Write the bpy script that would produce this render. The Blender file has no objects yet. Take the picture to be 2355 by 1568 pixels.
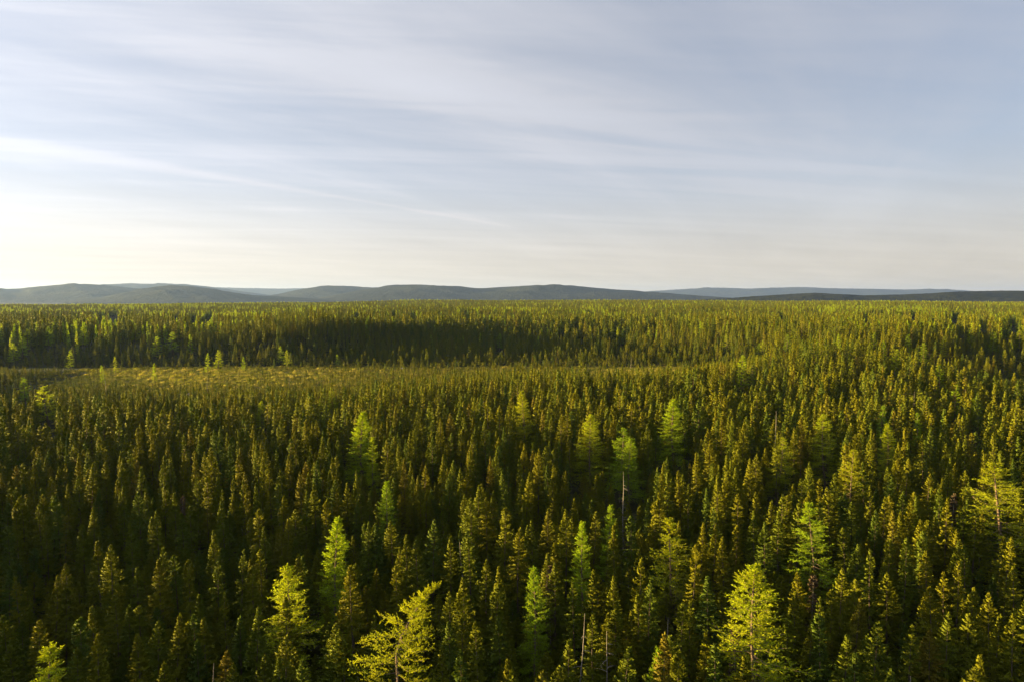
import bpy, math, random
import numpy as np
from mathutils import Vector

SC = bpy.context.scene
COL = SC.collection
rng = np.random.default_rng(11)
random.seed(11)
R = math.radians

# ------------------------------------------------------------------ camera
CAMZ, PITCH, FPX, W0, H0 = 38.0, R(3.43), 1570.0, 2354.0, 1568.0
cam_data = bpy.data.cameras.new('camera')
cam_data.sensor_width = 36.0
cam_data.lens = 36.0 * FPX / W0
cam_data.clip_start, cam_data.clip_end = 0.5, 60000.0
cam = bpy.data.objects.new('camera', cam_data)
cam.location = (0, 0, CAMZ)
cam.rotation_euler = (math.pi / 2 - PITCH, 0, 0)
COL.objects.link(cam)
SC.camera = cam

# ------------------------------------------------------------------ sun, sky, exposure
SUN_AZ, SUN_EL = R(-88), R(5.2)
SUNV = Vector((math.sin(SUN_AZ) * math.cos(SUN_EL), math.cos(SUN_AZ) * math.cos(SUN_EL), math.sin(SUN_EL)))
sd = bpy.data.lights.new('sun', 'SUN')
sd.energy, sd.angle, sd.color = 5.0, R(0.55), (1.0, 0.695, 0.26)
sun = bpy.data.objects.new('sun', sd)
sun.rotation_euler = SUNV.to_track_quat('Z', 'Y').to_euler()
sun.location = (-60, 20, 90)
COL.objects.link(sun)

SC.view_settings.view_transform = 'Standard'
SC.view_settings.look = 'None'
SC.view_settings.exposure = 2.45
SC.view_settings.gamma = 1.0
SC.view_settings.use_curve_mapping = False
SC.cycles.max_bounces = 6
SC.cycles.diffuse_bounces = 3
SC.cycles.glossy_bounces = 2
SC.cycles.transmission_bounces = 3
SC.cycles.volume_bounces = 0
SC.cycles.caustics_reflective = False
SC.cycles.caustics_refractive = False
SC.cycles.use_denoising = True

wd = bpy.data.worlds.new('World')
SC.world = wd
wd.use_nodes = True
nt = wd.node_tree
N, L = nt.nodes, nt.links
N.clear()


class G:
    """small helper to write node graphs"""
    def __init__(s, tree): s.t = tree

    def n(s, typ, **kw):
        o = s.t.nodes.new(typ)
        for k, v in kw.items(): setattr(o, k, v)
        return o

    def put(s, sock, v):
        if hasattr(v, 'is_output') or isinstance(v, bpy.types.NodeSocket): s.t.links.new(v, sock)
        elif v is not None: sock.default_value = v

    def m(s, op, a, b=None, c=None, clamp=False):
        o = s.n('ShaderNodeMath', operation=op, use_clamp=clamp)
        for i, v in enumerate((a, b, c)):
            if v is not None: s.put(o.inputs[i], v)
        return o.outputs[0]

    def v(s, op, a, b=None):
        o = s.n('ShaderNodeVectorMath', operation=op)
        s.put(o.inputs[0], a)
        if b is not None: s.put(o.inputs[1], b)
        return o.outputs['Value'] if op == 'DOT_PRODUCT' else o.outputs[0]

    def mix(s, f, a, b, blend='MIX'):
        o = s.n('ShaderNodeMix', data_type='RGBA', blend_type=blend)
        s.put(o.inputs[0], f); s.put(o.inputs[6], a); s.put(o.inputs[7], b)
        return o.outputs[2]

    def mr(s, v, a, b, c=0.0, d=1.0, smooth=True):
        o = s.n('ShaderNodeMapRange', interpolation_type='SMOOTHSTEP' if smooth else 'LINEAR')
        for i, x in enumerate((v, a, b, c, d)): s.put(o.inputs[i], x)
        return o.outputs[0]

    def noise(s, vec, scale, detail=4.0, rough=0.55, dist=0.0, dim='3D'):
        o = s.n('ShaderNodeTexNoise', noise_dimensions=dim)
        if vec is not None: s.put(o.inputs['Vector'], vec)
        o.inputs['Scale'].default_value = scale
        o.inputs['Detail'].default_value = detail
        o.inputs['Roughness'].default_value = rough
        o.inputs['Distortion'].default_value = dist
        return o.outputs['Fac']


g = G(nt)
tc = g.n('ShaderNodeTexCoord')
D = g.v('NORMALIZE', tc.outputs['Generated'])
sx = g.n('ShaderNodeSeparateXYZ'); L.new(D, sx.inputs[0])
dx, dy, dz = sx.outputs
zc = g.m('MAXIMUM', dz, 0.0)
# a high thin cloud deck seen in perspective: flat layer coordinates (curved a little towards the horizon)
den = g.m('ADD', zc, 0.035)
px = g.m('DIVIDE', dx, den)
py = g.m('DIVIDE', dy, den)


def streak(bearing, along, across, scale, detail, rough, dist, off):
    b = R(bearing)
    u = g.m('ADD', g.m('MULTIPLY', px, math.sin(b)), g.m('MULTIPLY', py, math.cos(b)))
    w = g.m('SUBTRACT', g.m('MULTIPLY', px, math.cos(b)), g.m('MULTIPLY', py, math.sin(b)))
    cb = g.n('ShaderNodeCombineXYZ')
    g.put(cb.inputs[0], g.m('MULTIPLY', u, along)); g.put(cb.inputs[1], g.m('MULTIPLY', w, across)); cb.inputs[2].default_value = off
    return g.noise(cb.outputs[0], scale, detail, rough, dist), w, u


s1, w1, u1 = streak(26, 0.16, 1.0, 0.9, 5.0, 0.55, 0.6, 3.1)
s2, _, _ = streak(58, 0.22, 1.0, 0.75, 5.0, 0.6, 0.8, 8.7)
s3, _, _ = streak(80, 0.14, 1.0, 1.5, 5.0, 0.62, 0.7, 1.3)
big = g.noise(g.v('MULTIPLY', D, (1.0, 1.0, 2.0)), 1.5, 2.0, 0.5)
veil = g.m('ADD', g.m('MULTIPLY', s1, 0.42), g.m('ADD', g.m('MULTIPLY', s2, 0.40), g.m('MULTIPLY', s3, 0.44)))
veil = g.m('ADD', veil, g.m('MULTIPLY', big, 0.35))
streaks = g.mr(veil, 0.60, 1.00, 0.0, 1.0, smooth=False)
veil = g.mr(veil, 0.54, 0.98, 0.44, 1.0, smooth=False)
# old condensation trail: a thin straight line in the layer
_, wt, ut = streak(38.4, 0.2, 1.0, 1.0, 0.0, 0.5, 0.0, 0.0)
soft = g.m('ADD', 0.05, g.m('MULTIPLY', s3, g.mr(ut, 5.5, 1.0, 0.05, 0.32)))
trail = g.m('SUBTRACT', 1.0, g.m('DIVIDE', g.m('ABSOLUTE', g.m('ADD', wt, 4.42)), soft), clamp=True)
trail = g.m('MULTIPLY', trail, g.mr(ut, 6.6, 5.0))
_, wb, ub = streak(53, 0.2, 1.0, 1.0, 0.0, 0.5, 0.0, 0.0)
broad = g.m('SUBTRACT', 1.0, g.m('DIVIDE', g.m('ABSOLUTE', g.m('ADD', wb, 2.64)), 0.75), clamp=True)
veil = g.m('ADD', veil, g.m('MULTIPLY', broad, g.m('MULTIPLY', g.mr(s3, 0.3, 0.7), 0.25)))
streaks = g.m('ADD', streaks, g.m('ADD', g.m('MULTIPLY', trail, 0.17), g.m('MULTIPLY', broad, 0.20)))
veil = g.m('ADD', veil, g.m('MULTIPLY', trail, 0.22), clamp=True)
# towards the horizon the line of sight runs longer through the veil
dotS = g.v('DOT_PRODUCT', D, tuple(SUNV))
cosS = g.m('MAXIMUM', dotS, 0.0)
veil = g.m('MULTIPLY', veil, g.mr(dotS, -0.65, 0.2, 0.82, 1.0))
glow = g.m('ADD', g.m('POWER', g.m('MULTIPLY', g.m('ADD', dotS, 1.0), 0.5), 3.0), g.m('MULTIPLY', g.m('POWER', cosS, 24.0), 1.5))
sky = g.n('ShaderNodeTexSky', sky_type='NISHITA')
sky.sun_disc = False
sky.sun_elevation = SUN_EL
sky.sun_rotation = SUN_AZ
sky.altitude = 300
sky.air_density = 1.0
sky.dust_density = 0.6
sky.ozone_density = 2.0
SKY_K = 0.052
clear = g.v('MULTIPLY', sky.outputs[0], (SKY_K * 1.03, SKY_K * 0.94, SKY_K * 1.08))
veil = g.m('MAXIMUM', veil, g.mr(dz, 0.46, 0.03, 0.0, 0.97))
lum = g.m('ADD', 0.099, g.m('MULTIPLY', glow, 0.128))
lum = g.m('MULTIPLY', lum, g.m('ADD', 0.89, g.m('MULTIPLY', streaks, 0.23)))
lum = g.m('MULTIPLY', lum, g.mr(dz, 0.28, 0.0, 1.0, 1.20))
cool = g.mix(g.mr(dz, 0.0, 0.19), (1.10, 0.98, 0.82, 1), (0.955, 0.97, 1.05, 1))
cc = g.n('ShaderNodeVectorMath', operation='SCALE'); L.new(cool, cc.inputs[0]); L.new(lum, cc.inputs['Scale'])
col = g.mix(g.m('MULTIPLY', veil, 0.92), clear, cc.outputs[0])
bg = g.n('ShaderNodeBackground'); L.new(col, bg.inputs[0]); bg.inputs[1].default_value = 1.0
wo = g.n('ShaderNodeOutputWorld'); L.new(bg.outputs[0], wo.inputs[0])


# ------------------------------------------------------------------ terrain
def sst(a, b, x):
    t = np.clip((np.asarray(x, float) - a) / (b - a), 0, 1)
    return t * t * (3 - 2 * t)


def wob(x, y, s, k=0.0):
    x = np.asarray(x, float) / s; y = np.asarray(y, float) / s
    return (np.sin(x * 1.7 + 1.3 * np.sin(y * 1.1 + k) + k) + np.sin(y * 1.9 + 1.1 * np.sin(x * 1.3 + 2 * k) + 2.1 * k)
            + 0.5 * np.sin(x * 3.7 + y * 2.9 + 3 * k)) / 2.5


def bog_edges(x, y0=None):
    x = np.asarray(x, float)
    f = np.interp(x, [-700, -330, -222, -196, -70, -40, 10, 35, 95, 125, 150, 172, 260, 420], [330, 372, 368, 278, 284, 324, 328, 300, 297, 350, 372, 238, 205, 200])
    b = np.interp(x, [-700, -330, -200, -60, 40, 120, 150, 172, 260, 420], [338, 372, 378, 380, 378, 374, 373, 318, 312, 300])
    w = 5 * wob(x, 0, 23, 0.7)
    return f + w, b + 0.7 * w


def inbog(x, y):
    f, b = bog_edges(x)
    return (y > f) & (y < b)


def ground_z(x, y):
    x = np.asarray(x, float); y = np.asarray(y, float)
    z = 0.7 * wob(x, y, 45, 0.3) + 0.3 * wob(x, y, 17, 1.9)
    f, b = bog_edges(x)
    flat = sst(-25, 5, y - f) * (1 - sst(-5, 25, y - b))
    z = z * (1 - 0.85 * flat)
    # knoll beyond the edge of view that keeps the evening sun off the near trees
    z = z + 12.0 * np.exp(-((np.minimum(x + 132, 0) / 60) ** 2 + (np.maximum(x + 132, 0) / 34) ** 2 + ((y - 50) / 44) ** 2))
    z = z + 11.0 * np.exp(-(((x - 128) / 62) ** 2 + ((y - 285) / 52) ** 2))
    # the bank beyond the bog
    hol = np.exp(-((x - 18) / 115) ** 4)
    y0 = b + 6 + 95 * hol
    rise = 8.5 + 6.0 * np.exp(-(((x + 132) / 38) ** 2) - (((y - b - 70) / 75) ** 2))  # includes a hump added to throw shade across the hollow
    z = z + rise * sst(0, 42 + 90 * hol, y - y0)
    # plateau
    pl = 3.0 + 11.5 * sst(-1150, -100, x * 1600 / np.maximum(y, 400))
    z = z + pl * sst(560, 2100, y) + (2.6 * wob(x, y, 150, 4.0) + 3.0 * wob(x, y, 420, 1.0)) * sst(450, 900, y)
    # beyond the plateau the land falls away to a broad valley
    rr = np.hypot(x, y)
    drop = sst(2150, 3000, rr)
    z = z * (1 - drop) + drop * (2 + 5 * wob(x, y, 900, 2.0))
    return z


# ------------------------------------------------------------------ mesh helpers
def mesh_np(name, verts, faces, mats, shade=None, matidx=None, smooth=False, normals=None):
    """faces: int array (n,3) or (n,4), or a list of such arrays"""
    verts = np.asarray(verts, np.float32)
    if not isinstance(faces, list): faces = [faces]
    faces = [np.asarray(f, np.int32) for f in faces if len(f)]
    loops = np.concatenate([f.ravel() for f in faces])
    tot = np.concatenate([np.full(len(f), f.shape[1], np.int32) for f in faces])
    start = np.concatenate([[0], np.cumsum(tot)[:-1]]).astype(np.int32)
    me = bpy.data.meshes.new(name)
    me.vertices.add(len(verts)); me.vertices.foreach_set('co', verts.ravel())
    me.loops.add(len(loops)); me.loops.foreach_set('vertex_index', loops)
    me.polygons.add(len(tot)); me.polygons.foreach_set('loop_start', start)
    me.update(calc_edges=True)
    for m in mats: me.materials.append(m)
    if matidx is not None: me.polygons.foreach_set('material_index', np.asarray(matidx, np.int32))
    me.polygons.foreach_set('use_smooth', np.full(len(tot), smooth))
    if shade is not None:
        a = me.attributes.new('shade', 'FLOAT', 'POINT')
        a.data.foreach_set('value', np.asarray(shade, np.float32))
    if normals is not None:
        me.polygons.foreach_set('use_smooth', np.ones(len(tot), bool))
        me.normals_split_custom_set_from_vertices(np.asarray(normals, np.float32).tolist())
    return me


def tube(path, rad, sides):
    path = np.asarray(path, float); n = len(path)
    tan = np.gradient(path, axis=0)
    tan /= np.linalg.norm(tan, axis=1)[:, None] + 1e-9
    ref = np.where(np.abs(tan[:, 2:3]) > 0.9, np.array([[1.0, 0, 0]]), np.array([[0, 0, 1.0]]))
    a = np.cross(tan, ref); a /= np.linalg.norm(a, axis=1)[:, None]
    b = np.cross(tan, a)
    th = np.linspace(0, 2 * math.pi, sides, endpoint=False)
    v = path[:, None] + np.asarray(rad)[:, None, None] * (np.cos(th)[None, :, None] * a[:, None] + np.sin(th)[None, :, None] * b[:, None])
    i = np.arange(n - 1)[:, None] * sides + np.arange(sides)[None]
    j = np.arange(n - 1)[:, None] * sides + (np.arange(sides)[None] + 1) % sides
    return v.reshape(-1, 3), np.stack([i, j, j + sides, i + sides], -1).reshape(-1, 4)


class Acc:
    def __init__(s): s.v, s.f, s.s, s.n, s.k = [], [], [], [], 0

    def add(s, v, f, sh=None, nr=None):
        s.v.append(v); s.f.append(f + s.k)
        s.s.append(np.full(len(v), 0.5) if sh is None else sh)
        s.n.append(np.tile([0.0, 0, 1], (len(v), 1)) if nr is None else nr)
        s.k += len(v)

    def out(s): return np.concatenate(s.v), np.concatenate(s.f), np.concatenate(s.s), np.concatenate(s.n)


def unit(a): return a / (np.linalg.norm(a, axis=-1, keepdims=True) + 1e-9)


def blades(p, d, ln, wd_, r, out, soft=0.7):
    """flat pointed sprays: p (n,3) root, d (n,3) unit direction, ln and wd_ (n,); out (n,3): the way the spray faces"""
    n = len(p)
    side = unit(np.cross(d, r.normal(size=(n, 3))))
    nr = np.cross(d, side)
    sg = np.where((nr * out).sum(1) < 0, -1.0, 1.0)[:, None]
    side = side * sg; nr = nr * sg
    mid = p + d * (ln * 0.45)[:, None]
    v = np.stack([p, mid - side * wd_[:, None], p + d * ln[:, None], mid + side * wd_[:, None]], 1).reshape(-1, 3)
    f = np.arange(n * 4).reshape(n, 4)
    nn = unit(soft * out + (1 - soft) * nr)
    return v, f, np.repeat(r.random(n), 4), np.repeat(nn, 4, 0)


# ------------------------------------------------------------------ materials
def mat(name):
    m = bpy.data.materials.new(name); m.use_nodes = True
    m.node_tree.nodes.clear()
    return m, G(m.node_tree)


def needle_material(name, cols, transl, tcol, rough=0.55):
    m, g = mat(name)
    oi = g.n('ShaderNodeObjectInfo')
    at = g.n('ShaderNodeAttribute', attribute_name='shade')
    rp = g.n('ShaderNodeValToRGB')
    e = rp.color_ramp.elements
    for i, (p, c) in enumerate(cols):
        x = e[i] if i < 2 else e.new(p)
        x.position = p; x.color = (*c, 1)
    g.put(rp.inputs[0], oi.outputs['Random'])
    hs = g.n('ShaderNodeHueSaturation')
    g.put(hs.inputs['Hue'], g.mr(at.outputs['Fac'], 0, 1, 0.485, 0.512, smooth=False))
    g.put(hs.inputs['Value'], g.mr(at.outputs['Fac'], 0, 1, 0.72, 1.3, smooth=False))
    g.put(hs.inputs['Color'], rp.outputs[0])
    b = g.n('ShaderNodeBsdfPrincipled')
    g.put(b.inputs['Base Color'], hs.outputs[0])
    b.inputs['Roughness'].default_value = rough
    b.inputs['Specular IOR Level'].default_value = 0.05
    t = g.n('ShaderNodeBsdfTranslucent')
    tm = g.mix(1.0, hs.outputs[0], (*tcol, 1), 'MULTIPLY')
    g.put(t.inputs['Color'], tm)
    mx = g.n('ShaderNodeMixShader'); mx.inputs[0].default_value = transl
    m.node_tree.links.new(b.outputs[0], mx.inputs[1]); m.node_tree.links.new(t.outputs[0], mx.inputs[2])
    o = g.n('ShaderNodeOutputMaterial'); m.node_tree.links.new(mx.outputs[0], o.inputs[0])
    return m


def plain_material(name, c1, c2, scale=6.0, rough=0.9, bump=0.4, obj=True):
    m, g = mat(name)
    tcn = g.n('ShaderNodeTexCoord')
    f = g.noise(tcn.outputs['Object'], scale, 5, 0.65)
    c = g.mix(g.mr(f, 0.3, 0.7), (*c1, 1), (*c2, 1))
    b = g.n('ShaderNodeBsdfPrincipled')
    g.put(b.inputs['Base Color'], c); b.inputs['Roughness'].default_value = rough
    b.inputs['Specular IOR Level'].default_value = 0.2
    bp = g.n('ShaderNodeBump'); bp.inputs['Strength'].default_value = bump
    g.put(bp.inputs['Height'], f); g.put(b.inputs['Normal'], bp.outputs[0])
    o = g.n('ShaderNodeOutputMaterial'); m.node_tree.links.new(b.outputs[0], o.inputs[0])
    return m


M_SPRUCE = needle_material('spruce_needles', [(0.0, (0.080, 0.122, 0.015)), (0.2, (0.110, 0.140, 0.010)), (0.5, (0.140, 0.156, 0.008)), (0.8, (0.160, 0.160, 0.007)), (0.93, (0.125, 0.148, 0.010)), (1.0, (0.165, 0.142, 0.014))], 0.13, (1.5, 1.5, 0.7))
M_LARCH = needle_material('larch_needles', [(0.0, (0.22, 0.31, 0.014)), (0.5, (0.245, 0.32, 0.011)), (1.0, (0.27, 0.31, 0.012))], 0.42, (1.6, 1.6, 0.7))
M_LARCH_GREEN = needle_material('larch_needles_green', [(0.0, (0.175, 0.265, 0.013)), (1.0, (0.195, 0.28, 0.012))], 0.42, (1.5, 1.5, 0.8))
M_LARCH_GOLD = needle_material('larch_needles_gold', [(0.0, (0.255, 0.295, 0.011)), (1.0, (0.265, 0.295, 0.011))], 0.42, (1.6, 1.5, 0.6))
M_DEADN = needle_material('dead_needles', [(0.0, (0.10, 0.080, 0.050)), (1.0, (0.12, 0.088, 0.052))], 0.1, (1, 1, 1), 0.9)
M_SHRUB = needle_material('bog_shrub_leaves', [(0.0, (0.20, 0.22, 0.026)), (0.5, (0.31, 0.29, 0.05)), (1.0, (0.42, 0.35, 0.10))], 0.4, (1.5, 1.5, 0.7))
M_BARK = plain_material('conifer_bark', (0.055, 0.042, 0.030), (0.13, 0.10, 0.075), 9.0)
M_LARCHBARK = plain_material('larch_bark', (0.09, 0.065, 0.045), (0.20, 0.15, 0.10), 9.0)
M_SNAG = plain_material('weathered_wood', (0.16, 0.14, 0.12), (0.34, 0.30, 0.26), 8.0)
M_ROCK = plain_material('pale_granite', (0.30, 0.29, 0.26), (0.55, 0.53, 0.48), 3.0)


# ------------------------------------------------------------------ tree shapes
def spruce_shape(seed, H=12.0, Rr=1.0, base=0.12, prof=None, nb=240, K=16, per=3, tl=0.20, tw=0.038, lean=0.0, second=False, gap=0.0, nsides=6):
    r = np.random.default_rng(seed)
    acc = Acc(); wood = Acc()
    tops = [(0.0, 0.0, H, 1.0, base)]
    if second: tops.append((0.55, 0.2, H * 0.94, 0.8, 0.62))
    for (ox, oy, HH, rs, b0) in tops:
        zz = np.linspace(0, 1, 7)
        path = np.stack([ox * sst(0.45, 0.7, zz) + lean * zz ** 2 + 0.10 * np.sin(zz * 5 + seed), oy * sst(0.45, 0.7, zz) + 0.10 * np.cos(zz * 4 + seed) - 0.1, zz * (HH - 0.15)], 1)
        v, f = tube(path, 0.011 * H * (1 - zz * 0.95) * rs, nsides); wood.add(v, f)
        n = int(nb * (1 - b0) * rs + 8)
        t = np.sort(r.random(n) ** 0.68)
        ang = np.arange(n) * 2.399963 + r.random(n) * 1.3
        clump = 1 - gap * (0.5 + 0.5 * np.sin(t * 31 + seed)) * (t < 0.9)
        Lb = Rr * rs * prof((1 - t) * (1 - b0) * HH) * (0.82 + 0.32 * r.random(n)) * clump + 0.05
        el = np.interp(t, [0, 0.35, 0.75, 1.0], [R(-24), R(-12), R(4), R(45)]) + r.normal(size=n) * 0.13
        zb = (b0 + (1 - b0) * t) * HH
        bx = np.interp(zb, path[:, 2], path[:, 0]); by = np.interp(zb, path[:, 2], path[:, 1])
        bd = np.stack([np.cos(ang) * np.cos(el), np.sin(ang) * np.cos(el), np.sin(el)], 1)
        lat = np.stack([-np.sin(ang), np.cos(ang), np.zeros(n)], 1)
        root = np.stack([bx, by, zb], 1)
        nk = K * per
        s = (0.10 + 0.88 * r.random((n, nk)) ** 0.55)
        P = root[:, None] + bd[:, None] * (Lb[:, None] * s)[..., None]
        P[..., 2] += (-0.10 * s + 0.16 * s ** 3) * Lb[:, None]
        sd_ = r.choice([-1.0, 1.0], (n, nk))
        dd = unit(bd[:, None] * 0.7 + lat[:, None] * (sd_ * (0.35 + 0.8 * r.random((n, nk))))[..., None] + np.array([0, 0, 1.0]) * (0.25 + 0.3 * r.normal(size=(n, nk)))[..., None])
        ln = tl * (0.65 + 0.6 * r.random((n, nk))) * np.clip(0.45 + Lb[:, None] / (Rr * 0.8), 0.72, 1.1)
        ax = np.stack([bx, by, zb], 1)[:, None] * np.ones((1, nk, 1))
        rel = P - ax; rel[..., 2] = 0
        of = unit(unit(rel) + np.array([0, 0, 0.38]) + 0.2 * r.normal(size=P.shape))
        v, f, sh, nr = blades(P.reshape(-1, 3), dd.reshape(-1, 3), ln.ravel(), tw * (0.8 + 0.5 * r.random(n * nk)), r, of.reshape(-1, 3), 0.86)
        br = np.repeat(np.repeat(r.random(n), nk), 4)
        acc.add(v, f, 0.25 + 0.25 * sh + 0.25 * br, nr)
        # the dense inside of the crown
        zq = np.linspace(b0, 0.93, 9); qd = (1 - zq) * HH
        cr = 0.2 * Rr * rs * prof(qd) * (0.7 + 0.5 * r.random(9)) + 0.015
        cpth = np.stack([np.interp(zq * HH, path[:, 2], path[:, 0]), np.interp(zq * HH, path[:, 2], path[:, 1]), zq * HH], 1)
        v, f = tube(cpth, cr, 7); cn = v - np.repeat(cpth, 7, 0); cn[:, 2] = 0.2
        if K <= 2: acc.add(v, f, 0.25 + 0.2 * r.random(len(v)), unit(cn))
        # leading shoot
        k = 14
        P = np.stack([np.full(k, path[-1, 0]), np.full(k, path[-1, 1]), HH - 0.45 + 0.5 * r.random(k)], 1)
        dd = unit(np.stack([r.normal(size=k) * 0.4, r.normal(size=k) * 0.4, np.full(k, 1.0)], 1))
        v, f, sh, nr = blades(P, dd, np.full(k, 0.3), np.full(k, 0.05), r, unit(np.stack([r.normal(size=k), r.normal(size=k), np.full(k, 0.5)], 1))); acc.add(v, f, sh, nr)
    # a few bare stubs on the stem under the crown
    for q in range(int(10 * base / 0.2) if nsides > 3 else 0):
        z0 = H * (0.05 + base * r.random()); a = r.random() * 6.28; l = 0.3 + 0.5 * r.random()
        p0 = np.array([0, 0, z0])
        v, f = tube(np.array([p0, p0 + [math.cos(a) * l, math.sin(a) * l, -0.1 * l]]), [0.018, 0.006], 3); wood.add(v, f)
    return acc.out(), wood.out()


P_CONE = lambda q: np.minimum((q / 6.5) ** 0.84, 1.0 + 0 * q)
P_CLUB = lambda q: 0.62 * (1 - np.exp(-q / 0.8)) * (1 - 0.45 * np.exp(-((q - 2.5) / 0.8) ** 2)) + 0.45 * sst(2.2, 6.5, q)
P_COL = lambda q: 0.95 * (1 - np.exp(-q / 1.3))
P_FULL = lambda q: np.minimum((q / 5.5) ** 0.78, 1.0 + 0 * q)
P_TIER = lambda q: np.minimum((q / 6.0) ** 0.78, 1.0 + 0 * q)

SPEC = [  # kind words, kwargs
    ('slender pointed', dict(Rr=1.28, prof=P_CONE, base=0.10)),
    ('club-topped', dict(Rr=1.1, prof=P_CLUB, base=0.16)),
    ('broad conical', dict(Rr=1.6, prof=P_FULL, base=0.06, nb=220)),
    ('twin-topped', dict(Rr=1.28, prof=P_CONE, base=0.12, second=True)),
    ('loosely tiered', dict(Rr=1.3, prof=P_TIER, base=0.28, gap=0.55, nb=150)),
    ('thin columnar', dict(Rr=0.66, prof=P_COL, base=0.14, nb=170, tl=0.18)),
    ('ragged bare-stemmed', dict(Rr=1.15, prof=P_CLUB, base=0.42, gap=0.4, nb=190, lean=0.35)),
    ('dense steeple-shaped', dict(Rr=1.5, prof=P_CONE, base=0.05, nb=215)),
]


def wood_normals(v):
    n = v * np.array([1.0, 1, 0]) + 1e-4
    return unit(n)


def lod_mesh(name, shape, needle, bark):
    (cv, cf, cs, cn), (wv, wf, ws, wn) = shape
    v = np.concatenate([cv, wv]); s = np.concatenate([cs, ws])
    return mesh_np(name, v, np.concatenate([cf, wf + len(cv)]), [needle, bark], s, np.r_[np.zeros(len(cf)), np.ones(len(wf))], normals=np.concatenate([cn, wood_normals(wv)]))


SPRUCE_NEAR = []
for i, (nm, kw) in enumerate(SPEC):
    c, w = spruce_shape(100 + i, **kw)
    SPRUCE_NEAR.append((mesh_np('spruce_crown', c[0], c[1], [M_SPRUCE], c[2], normals=c[3]), mesh_np('spruce_trunk', w[0], w[1], [M_BARK], None), (c, w)))


def larch_shape(seed, H=15.0, Rr=2.1, base=0.16, nb=125, nt_=13, per=12, tl=0.145, tw=0.024, path=None, prof=None, droop=0.0, bare_top=0.0, sparse=0.0, thick=0.0075, up=0.30, cap=0.8, spread=0.6):
    r = np.random.default_rng(seed)
    acc = Acc(); wood = Acc()
    zz = np.linspace(0, 1, 10)
    if path is None:
        path = np.stack([0.18 * np.sin(zz * 4 + seed), 0.18 * np.cos(zz * 3.3 + seed) - 0.15, zz * H], 1)
    zz = np.linspace(0, 1, len(path))
    v, f = tube(path, thick * H * (1 - zz) ** 0.9 + 0.012, 6); wood.add(v, f)
    prof = prof or (lambda t: (1 - t) ** 0.68 * 1.08 * (0.85 + 0.15 * np.sin(t * 19 + seed)))
    for b in range(nb):
        t = (b + r.random()) / nb
        zf = base + (1 - base) * t
        if t > 1 - bare_top or r.random() < sparse * 0.5: continue
        p0 = np.array([np.interp(zf, zz, path[:, k]) for k in range(3)])
        a = b * 2.399963 + r.random() * 1.5
        Lb = Rr * prof(t) * (0.55 + 0.65 * r.random()) + 0.22
        el = np.interp(t, [0, 0.5, 0.85, 1], [R(-14), R(4), R(28), R(65)]) + 0.12 * r.normal() - droop * (1 - t)
        d = np.array([math.cos(a) * math.cos(el), math.sin(a) * math.cos(el), math.sin(el)])
        s = np.linspace(0, 1, 5)
        bp = p0 + d * (Lb * s)[:, None]
        bp[:, 2] += Lb * (-0.16 * s + 0.26 * s ** 2.5)
        bp[:, :2] += 0.05 * Lb * np.cumsum(r.normal(size=(5, 2)), 0) * s[:, None]
        v, f = tube(bp, 0.010 + 0.016 * Lb / Rr * (1 - s * 0.85), 3); wood.add(v, f)
        lat = np.array([-math.sin(a), math.cos(a), 0])
        n = max(3, int(nt_ * (0.35 + 0.75 * Lb / Rr)))
        ss = np.clip(0.18 + 0.82 * (np.arange(n) + r.random(n)) / n, 0, 1)
        q0 = np.stack([np.interp(ss, s, bp[:, k]) for k in range(3)], 1)
        sg = np.where(np.arange(n) % 2, 1.0, -1.0)
        dd = unit(d * 0.75 + lat * (sg * (0.5 + 0.5 * r.random(n)))[:, None] + np.array([0, 0, 1.0]) * (up + 0.4 * r.normal(size=n))[:, None])
        ln = (0.24 + 0.40 * Lb * (1.1 - 0.75 * ss)) * (0.6 + 0.6 * r.random(n))
        ln = np.minimum(ln, cap)
        # tufts along each side shoot
        u = (np.arange(per) + 0.5)[None] / per + 0.1 * r.normal(size=(n, per))
        sag = -0.12 * u ** 2
        P = q0[:, None] + dd[:, None] * (ln[:, None] * u)[..., None]
        P[..., 2] += sag * ln[:, None]
        td = unit(dd[:, None] * 0.9 + spread * r.normal(size=(n, per, 3)) + np.array([0, 0, 0.25]))
        of = unit(np.array([d[0], d[1], 0.0]) + np.array([0, 0, 0.45]) + 0.5 * r.normal(size=(n * per, 3)))
        v, f, sh, nr = blades(P.reshape(-1, 3), td.reshape(-1, 3), tl * (0.6 + 0.7 * r.random(n * per)), tw * (0.8 + 0.5 * r.random(n * per)), r, of, 0.6)
        acc.add(v, f, 0.5 * sh + 0.5 * r.random(), nr)
        # tufts on the bough itself
        k = 2 * n
        su = 0.15 + 0.85 * r.random(k)
        P = np.stack([np.interp(su, s, bp[:, j]) for j in range(3)], 1)
        td = unit(d * 0.6 + r.normal(size=(k, 3)) + np.array([0, 0, 0.4]))
        of = unit(np.array([d[0], d[1], 0.0]) + np.array([0, 0, 0.45]) + 0.5 * r.normal(size=(k, 3)))
        v, f, sh, nr = blades(P, td, tl * (0.7 + 0.7 * r.random(k)), tw * (0.8 + 0.5 * r.random(k)), r, of, 0.6)
        acc.add(v, f, sh, nr)
    return acc.out(), wood.out()


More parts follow.
